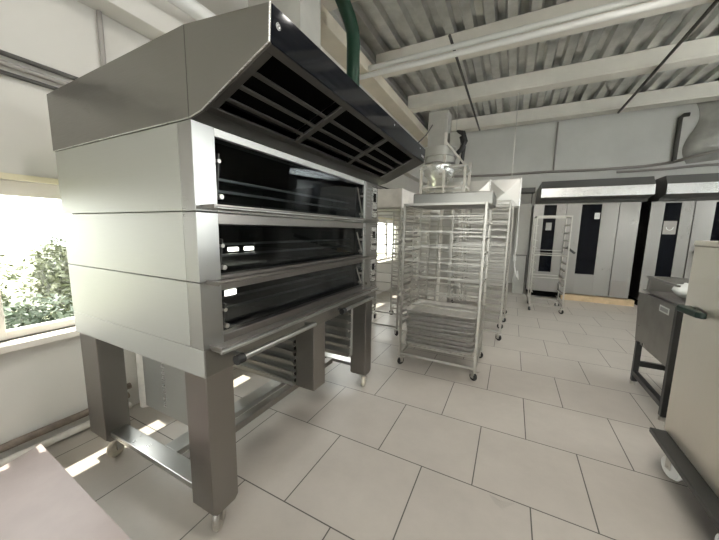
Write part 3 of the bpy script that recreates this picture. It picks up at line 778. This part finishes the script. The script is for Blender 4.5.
# ------------------------------------------------------------------ grey hopper cart and steel cabinet at right
hc = thing('hopper_cart', 'grey sheet-steel hopper cart on black legs beside the tall steel cabinet', 'cart', (1.5, 3.45, 0))
MB().prism([(3.15, .935), (3.93, .905), (3.85, .42), (3.17, .42)], 1.19, 1.205, 'x').build('side_panel', 'oven', hc, .002)
MB().prism([(3.15, .935), (3.93, .905), (3.85, .42), (3.17, .42)], 1.80, 1.815, 'x').build('side_panel', 'oven', hc, .002)
MB().box((1.205, 3.152, .44), (1.80, 3.167, .925)).build('front_panel', 'oven', hc, .002)
MB().box((1.205, 3.87, .44), (1.80, 3.885, .905)).build('back_panel', 'oven', hc, .002)
MB().box((1.205, 3.17, .60), (1.80, 3.87, .61)).build('hopper_floor', 'oven', hc)
for (x, yy) in ((1.19, 3.09), (1.19, 3.74), (1.80, 3.09), (1.80, 3.74)):
    l = MB().box((x-.022, yy-.022, .035), (x+.022, yy+.022, .93 if yy < 3.2 else .44)).build('leg', 'blacklegs', hc, .003)
    f = MB().cyl((x, yy, 0), (x, yy, .03), .025, 12).cyl((x, yy, .03), (x, yy, .06), .01, 8).build('foot', 'zinc', l, 0)
st = MB().bar((1.19, 3.11, .12), (1.19, 3.72, .12), .045, .045).bar((1.80, 3.11, .12), (1.80, 3.72, .12), .045, .045).bar((1.21, 3.74, .22), (1.78, 3.74, .22), .04, .05).bar((1.21, 3.09, .30), (1.78, 3.09, .30), .04, .04)
st.build('stretcher', 'blacklegs', hc, .003)
tb = MB()
tb.box((1.20, 3.16, .938), (1.81, 3.86, .95))
for (a, b) in (((1.195, 3.72, .95), (1.215, 3.76, 1.09)), ((1.80, 3.15, .95), (1.815, 3.8, 1.09)), ((1.195, 3.745, .95), (1.815, 3.76, 1.09)), ((1.195, 3.74, 1.07), (1.84, 3.80, 1.09)), ((1.195, 3.2, 1.075), (1.215, 3.76, 1.09))): tb.box(a, b)
tb.build('top_tray', 'oven', hc, .002)
lb = MB().box((1.187, 3.25, .83), (1.19, 3.42, .885)).build('label_plate', 'paper', hc); lb['label'] = 'small white label plate'
lp = MB().box((1.1862, 3.265, .842), (1.187, 3.405, .873)); lo = lp.build('label_print', 'grey', lb, 0)
# crumpled white bag lying in the tray
mb = MB(); nU, nV = 14, 9; vs = []; fs = []
for i in range(nU):
    for j in range(nV):
        th = 2*PI*i/nU; ph = PI*j/(nV-1)
        r = 1+random.uniform(-.22, .22)
        vs.append((1.36+.09*r*math.sin(ph)*math.cos(th), 3.42+.12*r*math.sin(ph)*math.sin(th), 1.016+(.062 if ph < PI/2 else .050)*r*math.cos(ph)))
for i in range(nU):
    for j in range(nV-1): fs.append((i*nV+j, ((i+1)%nU)*nV+j, ((i+1)%nU)*nV+j+1, i*nV+j+1))
mb._add(vs, fs, True)
tag(mb.build('white_bag', 'paper', None, 0, (1.36, 3.40, .95)), 'crumpled white bag lying in the top tray of the hopper cart', 'bag')
sc = MB().obox((1.55, 3.32, 1.065), (.012, .05, .055), (.018, 0, 0), (0, -.014, .012)).cyl((1.55, 3.28, .955), (1.55, 3.29, 1.02), .014, 10)
tag(sc.build('scraper', 'white', None, .004, (1.55, 3.3, .952)), 'white plastic scraper standing up in the hopper cart tray', 'scraper')

cb = thing('steel_cabinet', 'tall stainless steel cabinet on a dark wheeled base at the right edge', 'cabinet', (1.5, 2.05, 0))
MB().box((1.0, 1.55, .202), (2.0, 2.555, 1.418)).build('cabinet_body', 'cabinet', cb, .006)
MB().box((.995, 1.545, 1.421), (2.005, 2.56, 1.452)).build('lid', 'cabinet', cb, .006)
MB().box((.922, 1.50, .166), (2.05, 2.535, .20)).build('base_plate', 'darksteel', cb, .006)
for (x, yy, a) in ((.985, 2.34, .30), (.99, 1.80, .2), (1.95, 2.4, .3), (1.95, 1.65, .3)): caster(cb, x, yy, .07, 'white', .164, a, .045)
hdl = MB().prism([(.999, 2.47), (.925, 2.455), (.918, 2.43), (.935, 2.27), (.955, 2.245), (.978, 2.25), (.975, 2.40), (.999, 2.42)], 1.028, 1.062, 'z')
hdl.build('handle', 'darkgreen', cb, .008)['label'] = 'dark green handle'

# ------------------------------------------------------------------ board on battens at lower left, film scrap on floor
bo = thing('board', 'large pinkish beige board with a cream edge lying low by the window wall', 'board', (-1.6, 0, 0))
poly = [(-2.38, .568), (-2.03, -.45), (-.75, -.55), (-.80, .502)]
MB().prism(poly, .186, .20, 'z').build('board_face', 'board', bo, .001)
MB().prism([(-2.372, .560), (-2.025, -.44), (-.76, -.54), (-.81, .494)], .165, .1855, 'z').build('board_edge', 'cream', bo)
for x in (-2.15, -1.5, -.95):
    MB().box((x-.04, -.42, 0), (x+.04, .47, .1645)).build('batten', 'wood', bo, .003)
fm = MB(); pts = [(-.01, 1.675), (.05, 1.66), (.126, 1.684), (.10, 1.655), (.069, 1.613), (.03, 1.63)]
for k in range(6):
    a, b = pts[k], pts[(k+1) % 6]
    fm._add([(a[0], a[1], .002), (b[0], b[1], .003+.008*(k % 2)), (.055, 1.655, .012)], [(0, 1, 2)])
tag(fm.build('plastic_scrap', 'film', None, 0, (.05, 1.65, 0)), 'torn scrap of clear plastic film lying on the floor tiles', 'scrap')

# ------------------------------------------------------------------ ceiling lamps (fluorescent battens under the roof; the last two added unseen, as fill)
def lamp(x, y, label, power, rz=0):
    t = thing('ceiling_lamp', label, 'lamp', (x, y, 4.22), 'ceiling lamps')
    MB().box((x-.75, y-.09, 4.24), (x+.75, y+.09, 4.29)).build('lamp_body', 'white', t, .004)
    for s in (-1, 1): MB().cyl((x-.72, y+s*.05, 4.225), (x+.72, y+s*.05, 4.225), .014, 10).build('tube', 'lamp', t)
    for s in (-1, 1): MB().cyl((x+s*.5, y, 4.29), (x+s*.5, y, ZP1), .006, 6).build('hanger_rod', 'zinc', t)
    ld = bpy.data.lights.new('lamp_light', 'AREA'); ld.shape = 'RECTANGLE'; ld.size = 1.45; ld.size_y = .16; ld.energy = power; ld.color = (1, .96, .90)
    lo = bpy.data.objects.new('lamp_light', ld); COL.objects.link(lo); lo.location = (x, y, 4.205)
LP = 36
lamp(1.35, 3.75, 'fluorescent ceiling lamp above the middle of the room', LP)
lamp(.4, .9, 'added fluorescent fill lamp above the camera, out of view', LP)  # unseen lamp, added to fill the room with light
lamp(1.4, -2.2, 'added fluorescent fill lamp behind the camera, out of view', LP)  # added fill as well, out of view

# ------------------------------------------------------------------ outside: ground, shrubs, pale house
struct(MB().box((-90, -60, -3.3), (XL-.35, 60, -3.2)), 'ground', 'soil')
def tree(x, y, h, r, label, lm, nleaf, kind='tree'):
    t = thing('leafy_tree', label, 'tree', (x, y, -3.2), 'trees outside the window')
    tk = MB().tube([(x, y, -3.2), (x+.08, y, -3.2+h*.35), (x-.05, y+.06, -3.2+h*.8)], .09, 8)
    for q in range(5):
        a = q*1.26; tk.tube([(x, y, -3.2+h*.35+q*.1), (x+r*.6*math.cos(a), y+r*.6*math.sin(a), -3.2+h*(.6+.06*q))], .035, 6)
    tk.build('trunk', 'bark', t)
    vs = []; fs = []
    blobs = [(x+random.uniform(-.5, .5)*r, y+random.uniform(-.5, .5)*r, -3.2+h*random.uniform(.35, .88), r*random.uniform(.32, .5)) for _ in range(26)]
    for i in range(nleaf):
        b = random.choice(blobs); d = Vector((random.gauss(0, 1), random.gauss(0, 1), random.gauss(0, 1))).normalized()*b[3]*random.uniform(.7, 1.0)
        p = Vector(b[:3])+d
        if p.z > -3.2+h: p.z = -3.2+h*random.uniform(.9, 1)
        u = Vector((random.gauss(0, 1), random.gauss(0, 1), random.gauss(0, .6))).normalized(); w = u.cross(Vector((random.gauss(0, 1), random.gauss(0, 1), random.gauss(0, 1)))).normalized()
        L_ = random.uniform(.03, .065); k = len(vs)
        vs += [p-u*L_, p+w*L_*.45, p+u*L_, p-w*L_*.45]; fs.append((k, k+1, k+2, k+3))
    m = MB(); m._add(vs, fs)
    m.build('foliage', lm, t)
    return t
tree(-5.6, 1.45, 3.9, .95, 'nearest bushy tree outside, low in the window beside the oven', 'leafC', 9000)
tree(-7.6, 2.6, 4.6, 1.0, 'yellow-green tree outside, right side of the window view', 'leafA', 8000)
tree(-8.6, 1.0, 4.6, 1.1, 'pale green tree outside, left side of the window view', 'leafA', 7000)
tree(-9.8, 3.4, 4.75, 1.1, 'taller green tree farther away in the window view', 'leafB', 7000)
tree(-7.0, 4.9, 4.4, 1.0, 'green tree outside beyond the far end of the deck oven', 'leafB', 4000)
hs = thing('distant_house', 'pale distant house with a low roof seen through the window', 'house', (-34, 5.0, -3.2))
MB().box((-36, 1.5, -3.2), (-32, 6.5, .9)).build('house_wall', 'house', hs)
MB().prism([(-36.3, .9), (-31.7, .9), (-34, 1.9)], 1.2, 6.8).build('roof', 'conduit', hs)

# ------------------------------------------------------------------ light: sky and sun
w = bpy.data.worlds.new('world'); scene.world = w; w.use_nodes = True
N = w.node_tree.nodes; L = w.node_tree.links; bg = N['Background']
bg.inputs['Color'].default_value = (0.97, 0.98, 0.96, 1); bg.inputs['Strength'].default_value = 9.5
sd = bpy.data.lights.new('sun', 'SUN'); sd.energy = 12; sd.angle = math.radians(.6); sd.color = (1, .93, .80)
so = bpy.data.objects.new('sun', sd); COL.objects.link(so)
d = Vector((.355, -.03, -1)).normalized()
so.rotation_euler = d.to_track_quat('-Z', 'Y').to_euler(); so.location = (-6, 0, 8)

vs_ = scene.view_settings
vs_.view_transform = 'Standard'; vs_.look = 'None'; vs_.exposure = 0.34; vs_.gamma = 1; vs_.use_curve_mapping = False
scene.cycles.max_bounces = 10; scene.cycles.diffuse_bounces = 5; scene.cycles.glossy_bounces = 5; scene.cycles.transparent_max_bounces = 16
